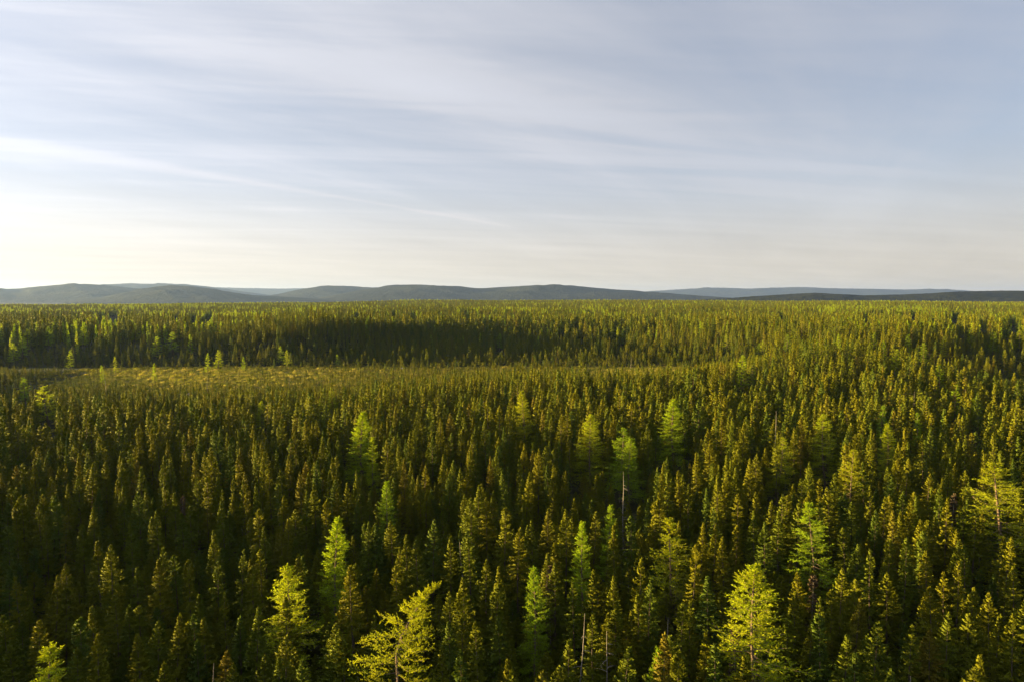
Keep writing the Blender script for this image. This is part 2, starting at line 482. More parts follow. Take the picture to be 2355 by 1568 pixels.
LARCH_SPEC = [dict(), dict(Rr=1.7, nb=140), dict(Rr=2.3, sparse=0.5, nb=120), dict(Rr=2.0, nb=135, droop=0.12), dict(Rr=1.5, nb=125, sparse=0.3)]
LARCH_NEAR = []
for i, kw in enumerate(LARCH_SPEC):
    c, w = larch_shape(300 + i, **kw)
    LARCH_NEAR.append((mesh_np('larch_crown', c[0], c[1], [M_LARCH], c[2], normals=c[3]), mesh_np('larch_trunk', w[0], w[1], [M_LARCHBARK]), (c, w)))
_lean = np.array([[0, 0, 0], [0.1, 0, 4], [0.15, 0.1, 8], [0.05, 0.1, 11.5], [0.0, 0.1, 13.2], [0.35, 0, 14.5], [0.9, -0.1, 15.6], [1.5, -0.1, 16.6], [2.1, -0.1, 17.3], [2.9, -0.1, 18.0]], float)
LEAN = larch_shape(77, H=18, Rr=2.9, path=_lean, nb=74, nt_=17, per=15, tl=0.13, tw=0.019, up=0.5, cap=0.62, spread=0.55, base=0.2, thick=0.0065,
                   prof=lambda t: np.interp(t, [0, 0.45, 0.58, 0.66, 0.74, 0.82, 0.9, 1.0], [1.0, 0.85, 0.60, 0.30, 0.20, 0.13, 0.07, 0.03]))

# ------------------------------------------------------------------ the land
M_GROUND, g = mat('forest_floor')
tcn = g.n('ShaderNodeTexCoord')
f1 = g.noise(tcn.outputs['Object'], 0.35, 6, 0.65)
f2 = g.noise(tcn.outputs['Object'], 0.03, 4, 0.6)
f3 = g.noise(tcn.outputs['Object'], 0.0016, 6, 0.62)
cg = g.mix(g.mr(f1, 0.3, 0.7), (0.020, 0.022, 0.008, 1), (0.055, 0.052, 0.018, 1))
cg = g.mix(g.mr(f2, 0.45, 0.7), cg, (0.045, 0.055, 0.014, 1))
cg = g.mix(g.mr(f3, 0.5, 0.72, 0.0, 0.6), cg, (0.075, 0.085, 0.022, 1))
at = g.n('ShaderNodeAttribute', attribute_name='shade')
fb = g.noise(tcn.outputs['Object'], 0.12, 6, 0.7)
cb_ = g.mix(g.mr(fb, 0.35, 0.65), (0.20, 0.19, 0.05, 1), (0.42, 0.36, 0.13, 1))
fc = g.noise(tcn.outputs['Object'], 0.9, 5, 0.7)
cb_ = g.mix(g.mr(fc, 0.45, 0.75, 0, 0.8), cb_, (0.10, 0.11, 0.022, 1))
cg = g.mix(at.outputs['Fac'], cg, cb_)
b = g.n('ShaderNodeBsdfPrincipled'); g.put(b.inputs['Base Color'], cg); b.inputs['Roughness'].default_value = 0.95
b.inputs['Specular IOR Level'].default_value = 0.1
bp = g.n('ShaderNodeBump'); bp.inputs['Strength'].default_value = 0.8; bp.inputs['Distance'].default_value = 0.5
g.put(bp.inputs['Height'], g.m('ADD', f1, g.m('MULTIPLY', fc, 0.3))); g.put(b.inputs['Normal'], bp.outputs[0])
o = g.n('ShaderNodeOutputMaterial'); M_GROUND.node_tree.links.new(b.outputs[0], o.inputs[0])


def graded(lo, hi, fine_lo, fine_hi, step, n):
    mid = np.arange(fine_lo, fine_hi + step, step)
    a = fine_hi + (np.geomspace(step, hi - fine_hi, n)); b_ = fine_lo - np.geomspace(step, fine_lo - lo, n)
    return np.r_[b_[::-1], mid, a]


FAR = 24000
gx = graded(-FAR, FAR, -480, 480, 6.0, 60); gy = graded(-FAR, FAR, -60, 720, 6.0, 75)
X, Y = np.meshgrid(gx, gy)
Z = ground_z(X, Y)
nx, ny = len(gx), len(gy)
ii = np.arange(ny - 1)[:, None] * nx + np.arange(nx - 1)[None]
bf, bb = bog_edges(X)
bogw = np.clip(sst(-12, 4, Y - bf) * (1 - sst(-4, 8, Y - bb)) * (np.abs(X) < 700), 0, 1)
me = mesh_np('ground', np.stack([X, Y, Z], -1).reshape(-1, 3), np.stack([ii, ii + 1, ii + nx + 1, ii + nx], -1).reshape(-1, 4), [M_GROUND], bogw.ravel(), smooth=True)
ground = bpy.data.objects.new('ground', me); COL.objects.link(ground)
ground['kind'] = 'structure'; ground['label'] = 'mossy forest floor with an open tawny bog'

# hills: ridge outlines (px in a 2354 wide picture -> bearing and elevation) at real distances, with depth and spurs
M_HILL, g = mat('forested_hillside')
tcn = g.n('ShaderNodeTexCoord')
h1 = g.noise(tcn.outputs['Object'], 0.022, 5, 0.7)
h2 = g.noise(tcn.outputs['Object'], 0.0016, 6, 0.62)
h3 = g.noise(tcn.outputs['Object'], 0.0045, 4, 0.6)
ch = g.mix(g.mr(h2, 0.38, 0.62), (0.010, 0.014, 0.008, 1), (0.022, 0.027, 0.012, 1))
ch = g.mix(g.mr(h3, 0.56, 0.7, 0, 0.6), ch, (0.036, 0.042, 0.018, 1))
ch = g.mix(g.mr(h1, 0.3, 0.7, 0, 0.5), ch, (0.018, 0.024, 0.010, 1))
b = g.n('ShaderNodeBsdfPrincipled'); g.put(b.inputs['Base Color'], ch); b.inputs['Roughness'].default_value = 0.95; b.inputs['Specular IOR Level'].default_value = 0.05
bp = g.n('ShaderNodeBump'); bp.inputs['Strength'].default_value = 1.0; bp.inputs['Distance'].default_value = 22.0
g.put(bp.inputs['Height'], g.m('ADD', h1, g.m('MULTIPLY', h3, 3.0))); g.put(b.inputs['Normal'], bp.outputs[0])
o = g.n('ShaderNodeOutputMaterial'); M_HILL.node_tree.links.new(b.outputs[0], o.inputs[0])

HZ = H0 / 2 - FPX * math.tan(PITCH)


def hill(name, label, dist, depth, pts, seed):
    pu = np.array([p[0] for p in pts], float); pv = np.array([p[1] for p in pts], float)
    n = 240
    u = np.linspace(pu[0], pu[-1], n)
    k = np.interp(u, pu, HZ - pv)
    for _ in range(3): k = np.convolve(np.pad(k, 2, mode='edge'), [0.1, 0.2, 0.4, 0.2, 0.1], 'valid')
    az = np.arctan((u - W0 / 2) / FPX)
    hgt = dist / np.cos(az) * k / FPX + CAMZ
    m = 46
    s = np.linspace(-1, 1, m)
    rr = dist + depth * s
    A, S = np.meshgrid(az, s)
    ramp = 1 - np.abs(S) ** 1.6
    Xh = (dist + depth * S) * np.tan(A); Yh = dist + depth * S
    nz = wob(Xh, Yh, depth * 0.16, seed) * 0.16 + wob(Xh, Yh, depth * 0.06, seed * 2.0) * 0.07 + wob(Xh, Yh, depth * 0.02, seed * 3.0) * 0.02
    Hh = np.broadcast_to(hgt, A.shape)
    front = np.where(S < 0, ramp * (1 + nz * np.minimum(1, -S * 3)), ramp)
    Zh = -6 + (Hh + 6) * front * 1.0
    nxh = n
    q = np.arange(m - 1)[:, None] * nxh + np.arange(nxh - 1)[None]
    # skyline made of tree tops: slight jitter at the crest
    Zh[m // 2 - 1:m // 2 + 1] += np.random.default_rng(int(seed * 10)).normal(size=(2, n)) * dist * 0.00012
    me = mesh_np('hill', np.stack([Xh, Yh, Zh], -1).reshape(-1, 3), np.stack([q, q + 1, q + nxh + 1, q + nxh], -1).reshape(-1, 4), [M_HILL], smooth=True)
    ob = bpy.data.objects.new(name, me); COL.objects.link(ob)
    ob['kind'] = 'structure'; ob['label'] = label


hill('hill', 'palest low ridge far off between the rounded hills', 19500, 2500, [(330, 690), (420, 668), (500, 664), (560, 665), (640, 666), (700, 665), (790, 672), (860, 690)], 1.1)
hill('hill', 'pale flat-topped hill behind the dark cone hill', 14000, 2200, [(150, 690), (210, 668), (245, 660), (300, 657), (380, 658), (430, 658), (480, 662), (540, 670), (640, 682), (720, 690)], 2.3)
hill('hill', 'long rounded hill at the left end of the skyline', 9500, 1900, [(-520, 688), (-380, 668), (-220, 662), (-90, 670), (0, 670), (40, 670), (90, 665), (150, 661), (205, 659), (260, 662), (320, 668), (420, 678), (560, 690)], 3.7)
hill('hill', 'dark low cone-shaped hill in front of paler hills', 7600, 1300, [(150, 692), (240, 684), (310, 672), (360, 663), (400, 660), (450, 663), (520, 672), (580, 680), (700, 686), (800, 692)], 4.2)
hill('hill', 'grey rounded hill left of the long central ridge', 10500, 1700, [(560, 692), (640, 678), (690, 667), (740, 660), (790, 660), (850, 662), (900, 664), (980, 676), (1080, 690)], 5.6)
hill('hill', 'long double-crested central ridge', 8600, 1900, [(700, 692), (800, 674), (870, 664), (900, 657), (960, 655), (1030, 659), (1090, 664), (1120, 664), (1170, 660), (1230, 657), (1310, 658), (1370, 663), (1440, 669), (1540, 676), (1640, 683), (1760, 692)], 6.1)
hill('hill', 'pale blue far ridge above the right-hand forest', 18500, 2600, [(1330, 690), (1420, 676), (1490, 671), (1560, 667), (1640, 663), (1720, 666), (1760, 665), (1830, 663), (1900, 666), (2000, 668), (2080, 670), (2140, 669), (2200, 671), (2260, 675), (2420, 684), (2600, 690)], 7.4)
hill('hill', 'low dark green wooded rise at the right', 4300, 900, [(1560, 692), (1660, 687), (1760, 681), (1830, 677), (1870, 675), (1920, 678), (1980, 681), (2050, 680), (2120, 678), (2200, 674), (2290, 673), (2360, 674), (2480, 676), (2620, 682), (2760, 692)], 8.8)

# ------------------------------------------------------------------ placing
CP, SP = math.cos(PITCH), math.sin(PITCH)


def project(x, y, z):
    zz = z - CAMZ
    dep = y * CP - zz * SP
    up = y * SP + zz * CP
    return W0 / 2 + FPX * x / dep, H0 / 2 - FPX * up / dep, dep


def place(u, v, h):
    """point on the ground whose tree of height h has its top at picture point (u, v)"""
    a, b_ = (u - W0 / 2) / FPX, (H0 / 2 - v) / FPX
    d = np.array([a, CP + b_ * SP, -SP + b_ * CP])
    t = np.geomspace(20, 2300, 6000)
    f = CAMZ + d[2] * t - (ground_z(d[0] * t, d[1] * t) + h)
    i = int(np.argmax(f < 0))
    return float(d[0] * t[i]), float(d[1] * t[i])


K = 2354 / 2500.0
z1 = [(95,215),(460,185),(790,0),(1015,10),(1210,0),(890,110),(575,290),(625,305),(1100,75),(1290,60),(1425,145),(1490,90),(1700,100),(1645,160),(1530,195),(1620,220),(1755,0),(1860,50),(2120,170),(2160,185),(2245,175),(380,420),(785,445),(910,320),(940,390),(1020,355),(1080,390),(1240,220),(1245,390),(1365,340),(1445,350),(1440,430),(1675,365),(1755,365),(1510,340),(40,440),(190,730),(275,490),(120,490),(370,565),(660,585),(545,660),(745,655),(815,650),(445,725),(450,900),(580,820),(990,705),(1110,710),(1185,750),(1300,580),(1180,580),(895,755),(800,830),(1155,830),(1440,690),(1370,730),(1250,920),(950,965),(1305,980),(1510,930),(1600,955),(1665,830),(1770,970),(1880,750),(1950,805),(1645,640),(760,170),(240,80),(20,60),(160,20),(330,60),(2310,330),(2040,420),(20,700),(100,850)]
z2 = [(400,190),(260,190),(300,205),(160,60),(885,20),(910,40),(1005,30),(1070,0),(1140,105),(1410,105),(1515,110),(1580,170),(1690,125),(1845,210),(1970,160),(2055,30),(2135,10),(2085,60),(2225,180),(2335,325),(675,180),(485,265),(610,305),(800,285),(880,250),(915,280),(1215,240),(1455,335),(1440,470),(1385,390),(1690,500),(1580,590),(1760,545),(1820,535),(1995,440),(2045,560),(1020,430),(1130,480),(1055,600),(865,550),(795,650),(855,795),(960,820),(790,825),(170,465),(440,475),(75,895),(140,925),(320,800),(725,1000),(860,1005),(1195,1060),(910,1105),(1245,1160),(1375,1130),(1460,1100),(1555,960),(1665,1085),(1700,785),(1810,785),(1990,655),(1910,745),(1865,750),(1915,790),(1855,1000),(2155,910),(2210,1030),(2300,710),(2230,690),(2000,1120),(1120,795),(1300,180),(1490,200),(30,850)]
z3 = [(275,195),(370,200),(420,110),(495,195),(545,10),(660,5),(645,130),(690,195),(740,60),(790,10),(820,20),(880,20),(895,70),(1045,60),(800,140),(1220,10),(1250,65),(1330,90),(1440,30),(1515,30),(1595,0),(1525,120),(1255,230),(1260,320),(1485,300),(1380,380),(1595,290),(1640,0),(1685,170),(1825,30),(1790,150),(1725,250),(1700,320),(1765,390),(1785,600),(1905,305),(2050,110),(2100,175),(2310,120),(2240,285),(2200,280),(240,325),(445,295),(520,530),(365,550),(210,710),(525,680),(740,700),(820,740),(935,530),(905,640),(1100,605),(1045,670),(980,800),(1070,800),(1205,505),(1265,545),(1520,525),(1270,680),(1375,835),(1215,920),(1645,865),(1745,880),(1970,760),(1880,790),(2195,780),(2315,790),(2080,1010),(2000,1110),(1520,1140),(1320,1060),(320,890),(375,950),(65,910),(525,1040),(2025,360),(1955,440),(1860,520),(1985,605),(2145,645),(2035,830),(2340,680),(2330,480)]
traced = [((0 + a * 0.4246) * K, (1200 + b_ * 0.4246) * K) for a, b_ in z1] + [((800 + a * 0.3822) * K, (1200 + b_ * 0.3822) * K) for a, b_ in z2] + [((1600 + a * 0.3822) * K, (1200 + b_ * 0.3822) * K) for a, b_ in z3]

trees = []   # dict per spruce: x y h w var rot
for (u, v) in traced:
    h = float(rng.uniform(11.2, 13.6))
    x, y = place(u, v, h)
    trees.append(dict(x=x, y=y, h=h, w=float(rng.uniform(0.85, 1.15)), var=int(rng.choice(8, p=[.26, .10, .16, .06, .12, .07, .07, .16])), rot=float(rng.uniform(0, 6.28)), tr=1))

# larches: tip u, v, height m, crown width px, mesh variant, tint (y lemon, g green, o gold), label, short name
LT = [
    (655, 1305, 15.5, 108, 0, 'y', 'bright lemon-green larch, a full cone standing left of the crooked leaning larch', 'bright lemon-green larch'),
    (770, 1195, 15.0, 78, 1, 'y', 'rounded yellow-green larch behind the lemon-green cone-shaped larch', 'rounded yellow-green larch'),
    (1225, 1310, 14.0, 66, 3, 'g', 'deep green feathery larch standing alone among dark spruces near bottom centre', 'deep green feathery larch'),
    (1345, 1210, 14.5, 62, 1, 'y', 'slim lime larch behind and right of the deep green feathery larch', 'slim lime larch'),
    (1535, 1190, 15.0, 95, 2, 'o', 'sparse golden larch with visible stem, right of the slim lime larch', 'sparse golden larch'),
    (1400, 1160, 13.5, 50, 4, 'g', 'thin shaded green larch tucked behind the slim lime larch', 'thin shaded green larch'),
    (1742, 1305, 17.0, 150, 0, 'y', 'largest lime-green larch with tiered boughs at lower right', 'large tiered lime larch'),
    (1878, 1155, 15.0, 82, 2, 'y', 'yellow-green larch with a long drooping side bough, behind the large tiered larch', 'larch with drooping bough'),
    (112, 1482, 14.5, 105, 4, 'y', 'larch tip cut off by the bottom edge at far lower left', 'larch in the bottom corner'),
    (1515, 1492, 12.0, 70, 3, 'g', 'dull grey-green bushy larch low at the bottom edge', 'dull bushy larch'),
    (830, 950, 16.0, 66, 1, 'y', 'tall broad-shouldered larch in the middle distance left of centre', 'broad-shouldered larch'),
    (862, 1005, 13.0, 40, 4, 'y', 'smaller larch leaning on the flank of the broad-shouldered larch', 'smaller flanking larch'),
    (1207, 900, 16.5, 52, 1, 'o', 'tallest golden spire-like larch at the centre of the middle distance', 'golden spire-like larch'),
    (1358, 955, 15.0, 64, 0, 'y', 'bright conical larch right of the golden spire-like larch', 'bright conical larch'),
    (1428, 985, 14.0, 62, 2, 'g', 'pale thin larch just right of the bright conical larch', 'pale thin larch'),
    (1450, 1010, 12.5, 62, 3, 'g', 'low green larch at the foot of the pale thin larch', 'low green larch'),
    (1552, 920, 16.0, 66, 1, 'y', 'tall vivid yellow-green larch, fourth of the row of middle larches', 'tall vivid larch'),
    (1897, 955, 14.5, 58, 0, 'y', 'full green-yellow larch between the dead-topped larch and the right edge', 'full green-yellow larch'),
    (2040, 975, 13.5, 46, 1, 'y', 'small neat conical larch right of the full green-yellow larch', 'small neat conical larch'),
    (2030, 932, 13.5, 30, 4, 'g', 'shaded narrow larch behind the small neat conical larch', 'shaded narrow larch'),
    (2105, 948, 12.5, 26, 4, 'g', 'slight green larch next to the shaded narrow larch', 'slight green larch'),
    (1963, 1035, 14.0, 52, 2, 'o', 'golden larch with dark stem below the small neat conical larch', 'dark-stemmed golden larch'),
    (2300, 1065, 17.5, 120, 2, 'o', 'large golden-green larch with spreading boughs at the right edge', 'large spreading edge larch'),
    (1790, 1005, 12.5, 54, 2, 'y', 'low larch beneath the tall bare grey pole', 'larch under the bare pole'),
    (895, 1110, 13.5, 48, 3, 'g', 'soft green larch in shade below the broad-shouldered larch', 'soft green larch'),
    (108, 888, 12.0, 42, 0, 'y', 'round bright larch near the left edge before the bog', 'round bright larch'),
    (55, 868, 10.0, 26, 4, 'g', 'thin larch at the left edge behind the round bright larch', 'thin left-edge larch'),
    (767, 890, 10.5, 24, 1, 'y', 'small bright larch among thin bog spruces, left of centre', 'small bright bog larch'),
    (600, 922, 9.0, 26, 0, 'y', 'little lime larch among thin spruces in front of the bog', 'little lime larch'),
    (735, 915, 9.0, 22, 4, 'y', 'tiny larch just left of the small bright bog larch', 'tiny bog larch'),
    (1708, 818, 13.0, 30, 1, 'y', 'lone bright larch standing above the trees at the end of the bog', 'lone bright bog-end larch'),
    (1728, 838, 11.0, 24, 4, 'y', 'shorter larch leaning against the lone bright larch at bog end', 'shorter bog-end larch'),
    (2198, 885, 12.0, 26, 4, 'y', 'slim golden larch beside the open wet ground at right', 'slim golden wet-ground larch'),
    (2250, 915, 10.5, 34, 2, 'g', 'sparse larch on the open wet ground near the right edge', 'sparse wet-ground larch'),
    (2058, 805, 13.0, 22, 1, 'y', 'larch rising from the right middle forest beyond the bog', 'right middle larch'),
    (2165, 840, 12.0, 22, 0, 'y', 'yellow larch at the far right above the wet ground', 'yellow larch above wet ground'),
]
larches = []
for q, (u, v, h, wpx, var, tint, lab, short) in enumerate(LT):
    x, y = place(u, v, h)
    d = math.hypot(x, y)
    rad = wpx / FPX * math.hypot(d, CAMZ) / 2
    larches.append(dict(x=x, y=y, h=h, sx=rad / 1.55, var=var, tint=tint, label=lab, short=short, rot=rng.uniform(0, 6.28), u=u, v=v))
lx, ly = place(1005, 1345, 18.0)
LEANPOS = (lx - 2.9, ly)

# larches beyond the bog: picked out one by one, (u, v, h)
FL = [(1150, 768, 12, 18), (1336, 746, 12, 17), (1408, 745, 12, 16), (1430, 760, 12, 16), (1290, 740, 11, 14), (1755, 783, 11, 15), (1670, 772, 12, 16), (1745, 790, 9, 12),
      (380, 738, 13, 24), (412, 742, 13, 18), (398, 765, 13, 24), (437, 770, 13, 16), (360, 775, 13, 20), (310, 745, 13, 20), (286, 742, 12, 18), (330, 735, 12, 16),
      (215, 742, 13, 18), (190, 752, 13, 22), (62, 758, 13, 22), (48, 775, 13, 20), (110, 752, 13, 18), (135, 745, 12, 20), (30, 790, 12, 20), (160, 735, 12, 16),
      (480, 715, 13, 15), (465, 722, 13, 13), (445, 718, 12, 13), (260, 712, 12, 18), (235, 718, 12, 14), (405, 712, 13, 12), (500, 735, 12, 12),
      (476, 812, 11, 14), (500, 805, 11, 18), (645, 797, 11, 15), (660, 805, 10, 13), (235, 840, 9, 14), (355, 835, 9, 10), (265, 820, 9, 12), (160, 805, 11, 16), (560, 820, 8, 12), (775, 815, 7, 10),
      (1810, 770, 11, 16), (1850, 745, 12, 16), (1880, 785, 10, 16), (1930, 770, 12, 14), (1955, 790, 9, 14), (2010, 765, 12, 16), (2035, 785, 11, 16), (2090, 770, 12, 18), (2125, 790, 11, 18), (2170, 775, 12, 18),
      (2215, 735, 13, 22), (2235, 745, 13, 20), (2260, 728, 12, 18), (2285, 765, 12, 18), (2310, 742, 13, 18), (2330, 725, 13, 20), (2345, 760, 12, 20), (2195, 715, 12, 14), (2150, 725, 12, 14), (2100, 712, 12, 12),
      (1990, 720, 12, 11), (1795, 715, 12, 10), (1640, 745, 12, 10), (1560, 735, 12, 9), (820, 712, 13, 9), (905, 708, 13, 9), (1075, 715, 13, 9), (1130, 718, 12, 9), (950, 715, 12, 9)]
for (u, v, h, wpx) in FL:
    x, y = place(u, v, h)
    d = math.hypot(x, y)
    larches.append(dict(x=x, y=y, h=h, sx=wpx / FPX * d / 2 / 1.75, var=int(rng.integers(5)), tint='y' if rng.random() < 0.8 else 'g', label=None, short=None, rot=rng.uniform(0, 6.28), u=u, v=v))

occupied = np.array([[t['x'], t['y']] for t in trees] + [[t['x'], t['y']] for t in larches] + [list(LEANPOS)])
occr = np.array([1.35] * len(trees) + [1.7] * len(larches) + [3.0])

# random stand: jittered grids, wider with distance
def stand(cell, dmin, dmax, amin, amax, jit=0.85, seed=1):
    r = np.random.default_rng(seed)
    a = np.arange(-dmax, dmax, cell); b_ = np.arange(-60 if dmin < 60 else dmin * 0.6, dmax, cell)
    Xs, Ys = np.meshgrid(a, b_)
    Xs = Xs + (r.random(Xs.shape) - 0.5) * cell * jit * 1.3; Ys = Ys + (r.random(Ys.shape) - 0.5) * cell * jit * 1.3
    d = np.hypot(Xs, Ys); az = np.degrees(np.arctan2(Xs, Ys))
    k = (d >= dmin) & (d < dmax) & (az > amin) & (az < amax)
    return Xs[k], Ys[k]


def tree_height(x, y, r):
    f, b_ = bog_edges(x)
    df = f - y
    reach = np.interp(x, [-300, -240, -205, -60, 20, 110, 160], [60, 60, 125, 140, 90, 45, 105])
    k = 0.32 + 0.68 * sst(0.05, 1, df / reach)
    k = np.where(y > b_, np.interp(y - b_, [0, 10, 30, 60], [0.34, 0.55, 0.82, 1.0]), k)
    k = np.where(y > b_, k * (1 - 0.28 * np.exp(-((x - 15) / 100) ** 4) * (1 - sst(60, 170, y - b_))), k)
    k = np.where((y >= f) & (y <= b_), 0.33, k)
    k = np.where(x > 420, 1.0, k)
    two = np.where(r.random(x.shape) < 0.38, 1.06, r.uniform(0.46, 0.80, x.shape))
    two = np.where((y > b_) & (y > 620), 0.3 + 0.7 * two, two)
    k = k * (1 - 0.5 * np.exp(-((x + 265) / 55) ** 4) * sst(240, 270, y) * (1 - sst(375, 390, y)))
    low = (y < f) & (df < 90) & (x < 60)
    two = np.where(low, r.uniform(0.5, 1.25, x.shape), two)
    two = np.where((y > b_) & (y < 620) & (r.random(x.shape) < 0.11), 1.45, two)
    return 12.0 * k * two * (1 + 0.08 * r.normal(size=x.shape)).clip(0.6, 1.3) * (1 + 0.07 * wob(x, y, 26, 5.0))


r2 = np.random.default_rng(5)
parts = []
for (cell, d0, d1, a0, a1, sd2) in ((2.25, 14, 130, -100, 62, 1), (2.55, 130, 300, -74, 48, 2), (2.9, 300, 620, -52, 45, 3), (3.5, 620, 1150, -43, 42, 4), (4.7, 1150, 2450, -41, 41, 5)):
    x, y = stand(cell, d0, d1, a0, a1, seed=sd2)
    parts.append(np.stack([x, y], 1))
xe, ye = stand(2.3, 120, 330, -50, 30, seed=31)
fe, _ = bog_edges(xe)
ke = (fe - ye > 0) & (fe - ye < 105) & (xe < 70) & (np.random.default_rng(3).random(len(xe)) < 0.6 * (1 - (fe - ye) / 130))
parts.append(np.stack([xe[ke], ye[ke]], 1))
PT = np.concatenate(parts)
x, y = PT.T
inb = inbog(x + 5 * r2.normal(size=len(x)), y + 9 * r2.normal(size=len(x))) & (np.abs(x) < 650)
fE, bE = bog_edges(x)
dens = np.ones(len(x))
dens[inb] = np.where(x[inb] > 120, 0.14, np.interp(x[inb], [-170, -110, -70, 22, 38, 100], [0.06, 0.16, 0.50, 0.50, 0.10, 0.10]))
nearf = (fE - y > 0) & (fE - y < 16)
dens[nearf] *= 0.6
gap = wob(x, y, 13, 2.2) > 0.62
dens[gap & (np.hypot(x, y) < 300)] *= 0.55
keep = r2.random(len(x)) < dens
x, y = x[keep], y[keep]
# keep clear of traced trees and larches
near = np.hypot(x, y) < 330
ok = np.ones(len(x), bool)
idx = np.where(near)[0]
for c in range(0, len(idx), 2000):
    j = idx[c:c + 2000]
    dd = np.hypot(x[j, None] - occupied[None, :, 0], y[j, None] - occupied[None, :, 1])
    ok[j] = (dd > occr[None]).all(1)
x, y = x[ok], y[ok]
h = tree_height(x, y, r2)
d = np.hypot(x, y)
z = ground_z(x, y)
# in the traced foreground the rest of the stand stays below the trees picked out of the photograph
u, v, dep = project(x, y, z + h)
boxes = [(l_['u'], l_['v'], wpx_, 1.9 * wpx_, math.hypot(l_['x'], l_['y'])) for l_, wpx_ in zip(larches, [t_[3] for t_ in LT] + [t_[3] for t_ in FL])]
boxes += [(940, 1380, 190, 190, math.hypot(*LEANPOS)), (1345, 1403, 24, 110, 60), (1396, 1442, 40, 100, 55), (1784, 942, 16, 60, 125), (1433, 1080, 34, 70, 90), (1536, 1412, 16, 40, 60), (1056, 1240, 24, 50, 80)]
clear = np.ones(len(x), bool)
for (bu_, bv_, bw_, bh_, bd_) in boxes:
    clear &= ~((d < bd_ + 0.5) & (np.abs(u - bu_) < bw_ * 0.62) & (v > bv_ - 4) & (v < bv_ + bh_))
x, y, h, d, z, u, v = x[clear], y[clear], h[clear], d[clear], z[clear], u[clear], v[clear]
fg = (d < 93) & (u > -60) & (u < W0 + 60) & (v > 1120)
h = np.where(fg, np.minimum(12 * r2.uniform(0.48, 0.82, len(h)), 9.8), h)
thin = (bog_edges(x)[0] - y < 90) & (y < bog_edges(x)[0]) & (x < 60)
var = r2.choice(8, len(x), p=[.27, .10, .16, .05, .12, .08, .06, .16])
var = np.where(thin & (r2.random(len(x)) < 0.75), 5, var)
var = np.where(inbog(x, y), 5, var)
rot = r2.uniform(0, 6.28, len(x))
wsc = r2.uniform(0.72, 1.12, len(x)) * np.where(d > 95, 0.9, 1.0) * np.where(thin, 0.78, 1.0)

# --- which spruces show largest: those become objects of their own
cand = [dict(t) for t in trees]
for j in np.where(d < 140)[0]:
    cand.append(dict(x=float(x[j]), y=float(y[j]), h=float(h[j]), w=float(wsc[j]), var=int(var[j]), rot=float(rot[j]), tr=0, src=int(j)))
cx = np.array([c['x'] for c in cand]); cy = np.array([c['y'] for c in cand]); ch_ = np.array([c['h'] for c in cand]); cz = ground_z(cx, cy)
cu, cv, cd = project(cx, cy, cz + ch_)
bu, bv, _ = project(cx, cy, cz)
hw = 0.85 * FPX / cd
allu = np.r_[cu, [l_['u'] for l_ in larches[:12]]]
score = np.zeros(len(cand))
for k in range(len(cand)):
    if not (8 < cu[k] < W0 - 8 and cv[k] < H0 - 14): continue
    nearer = np.where((cd < cd[k]) & (np.abs(cu - cu[k]) < 160))[0]
    vis = 0.0
    for fr in (0.03, 0.12, 0.22, 0.35, 0.5):
        vv = cv[k] + (bv[k] - cv[k]) * fr; uu = cu[k]
        if vv > H0: break
        t_ = (vv - cv[nearer]) / np.maximum(bv[nearer] - cv[nearer], 1)
        hid = ((t_ > 0) & (np.abs(uu - cu[nearer]) < hw[nearer] * np.minimum(1, t_ * 2.2))).any() if len(nearer) else False
        if not hid: vis += 1
    score[k] = vis / cd[k] ** 1.3 * (1.3 if cand[k]['tr'] else 1.0) if vis >= 1 else 0
pick = np.argsort(-score)[:300]
pick = [k for k in pick if score[k] > 0]
picked_src = {cand[k]['src'] for k in pick if not cand[k]['tr']}
picked_tr = {k for k in pick if cand[k]['tr']}
left_tr = [k for k in range(len(trees)) if k not in picked_tr]

# ------------------------------------------------------------------ objects of their own: spruces
def obj(name, me, parent=None, loc=None):
    o = bpy.data.objects.new(name, me); COL.objects.link(o)
    if parent is not None: o.parent = parent
    if loc is not None: o.location = loc
    return o


def tree_thing(name, label, cat, group, x, y, h0, sx, h, rot, crown, trunk, tilt=(0, 0)):
    e = obj(name, None, None, (x, y, float(ground_z(x, y)) - 0.15))
    e.empty_display_size = 0.5
    e.rotation_euler = (tilt[0], tilt[1], rot)
    e.scale = (sx, sx, h / h0)
    e['label'] = label; e['category'] = cat; e['group'] = group
    obj('trunk', trunk, e); obj('crown', crown, e)
    return e


LAND = [(l_['u'], l_['v'], l_['short']) for l_ in larches if l_['short']] + [(960, 1400, 'leaning golden larch'), (1345, 1477, 'tall grey snag'), (1430, 1500, 'twiggy grey snag'), (1784, 960, 'bare grey pole'), (1433, 1080, 'forked dead snag')]
ORD = ['nearest', 'second', 'third', 'fourth', 'fifth', 'sixth', 'seventh', 'eighth', 'ninth', 'tenth', 'eleventh', 'twelfth', 'thirteenth', 'fourteenth', 'fifteenth', 'sixteenth', 'seventeenth', 'eighteenth', 'nineteenth', 'twentieth',
       'twenty-first', 'twenty-second', 'twenty-third', 'twenty-fourth', 'twenty-fifth', 'twenty-sixth', 'twenty-seventh', 'twenty-eighth', 'twenty-ninth', 'thirtieth']
la = np.array([[a, b_] for a, b_, _ in LAND])
buckets = {}
for k in pick:
    dd = np.hypot(la[:, 0] - cu[k], (la[:, 1] - cv[k]) * 1.15)
    j = int(np.argmin(dd))
    ddx, ddy = cu[k] - la[j, 0], cv[k] - la[j, 1]
    way = ('to the right of' if ddx > 0 else 'to the left of') if abs(ddx) > abs(ddy) else ('in front of' if ddy > 0 else 'behind')
    buckets.setdefault((j, way), []).append((dd[j], k))
spruce_label = {}
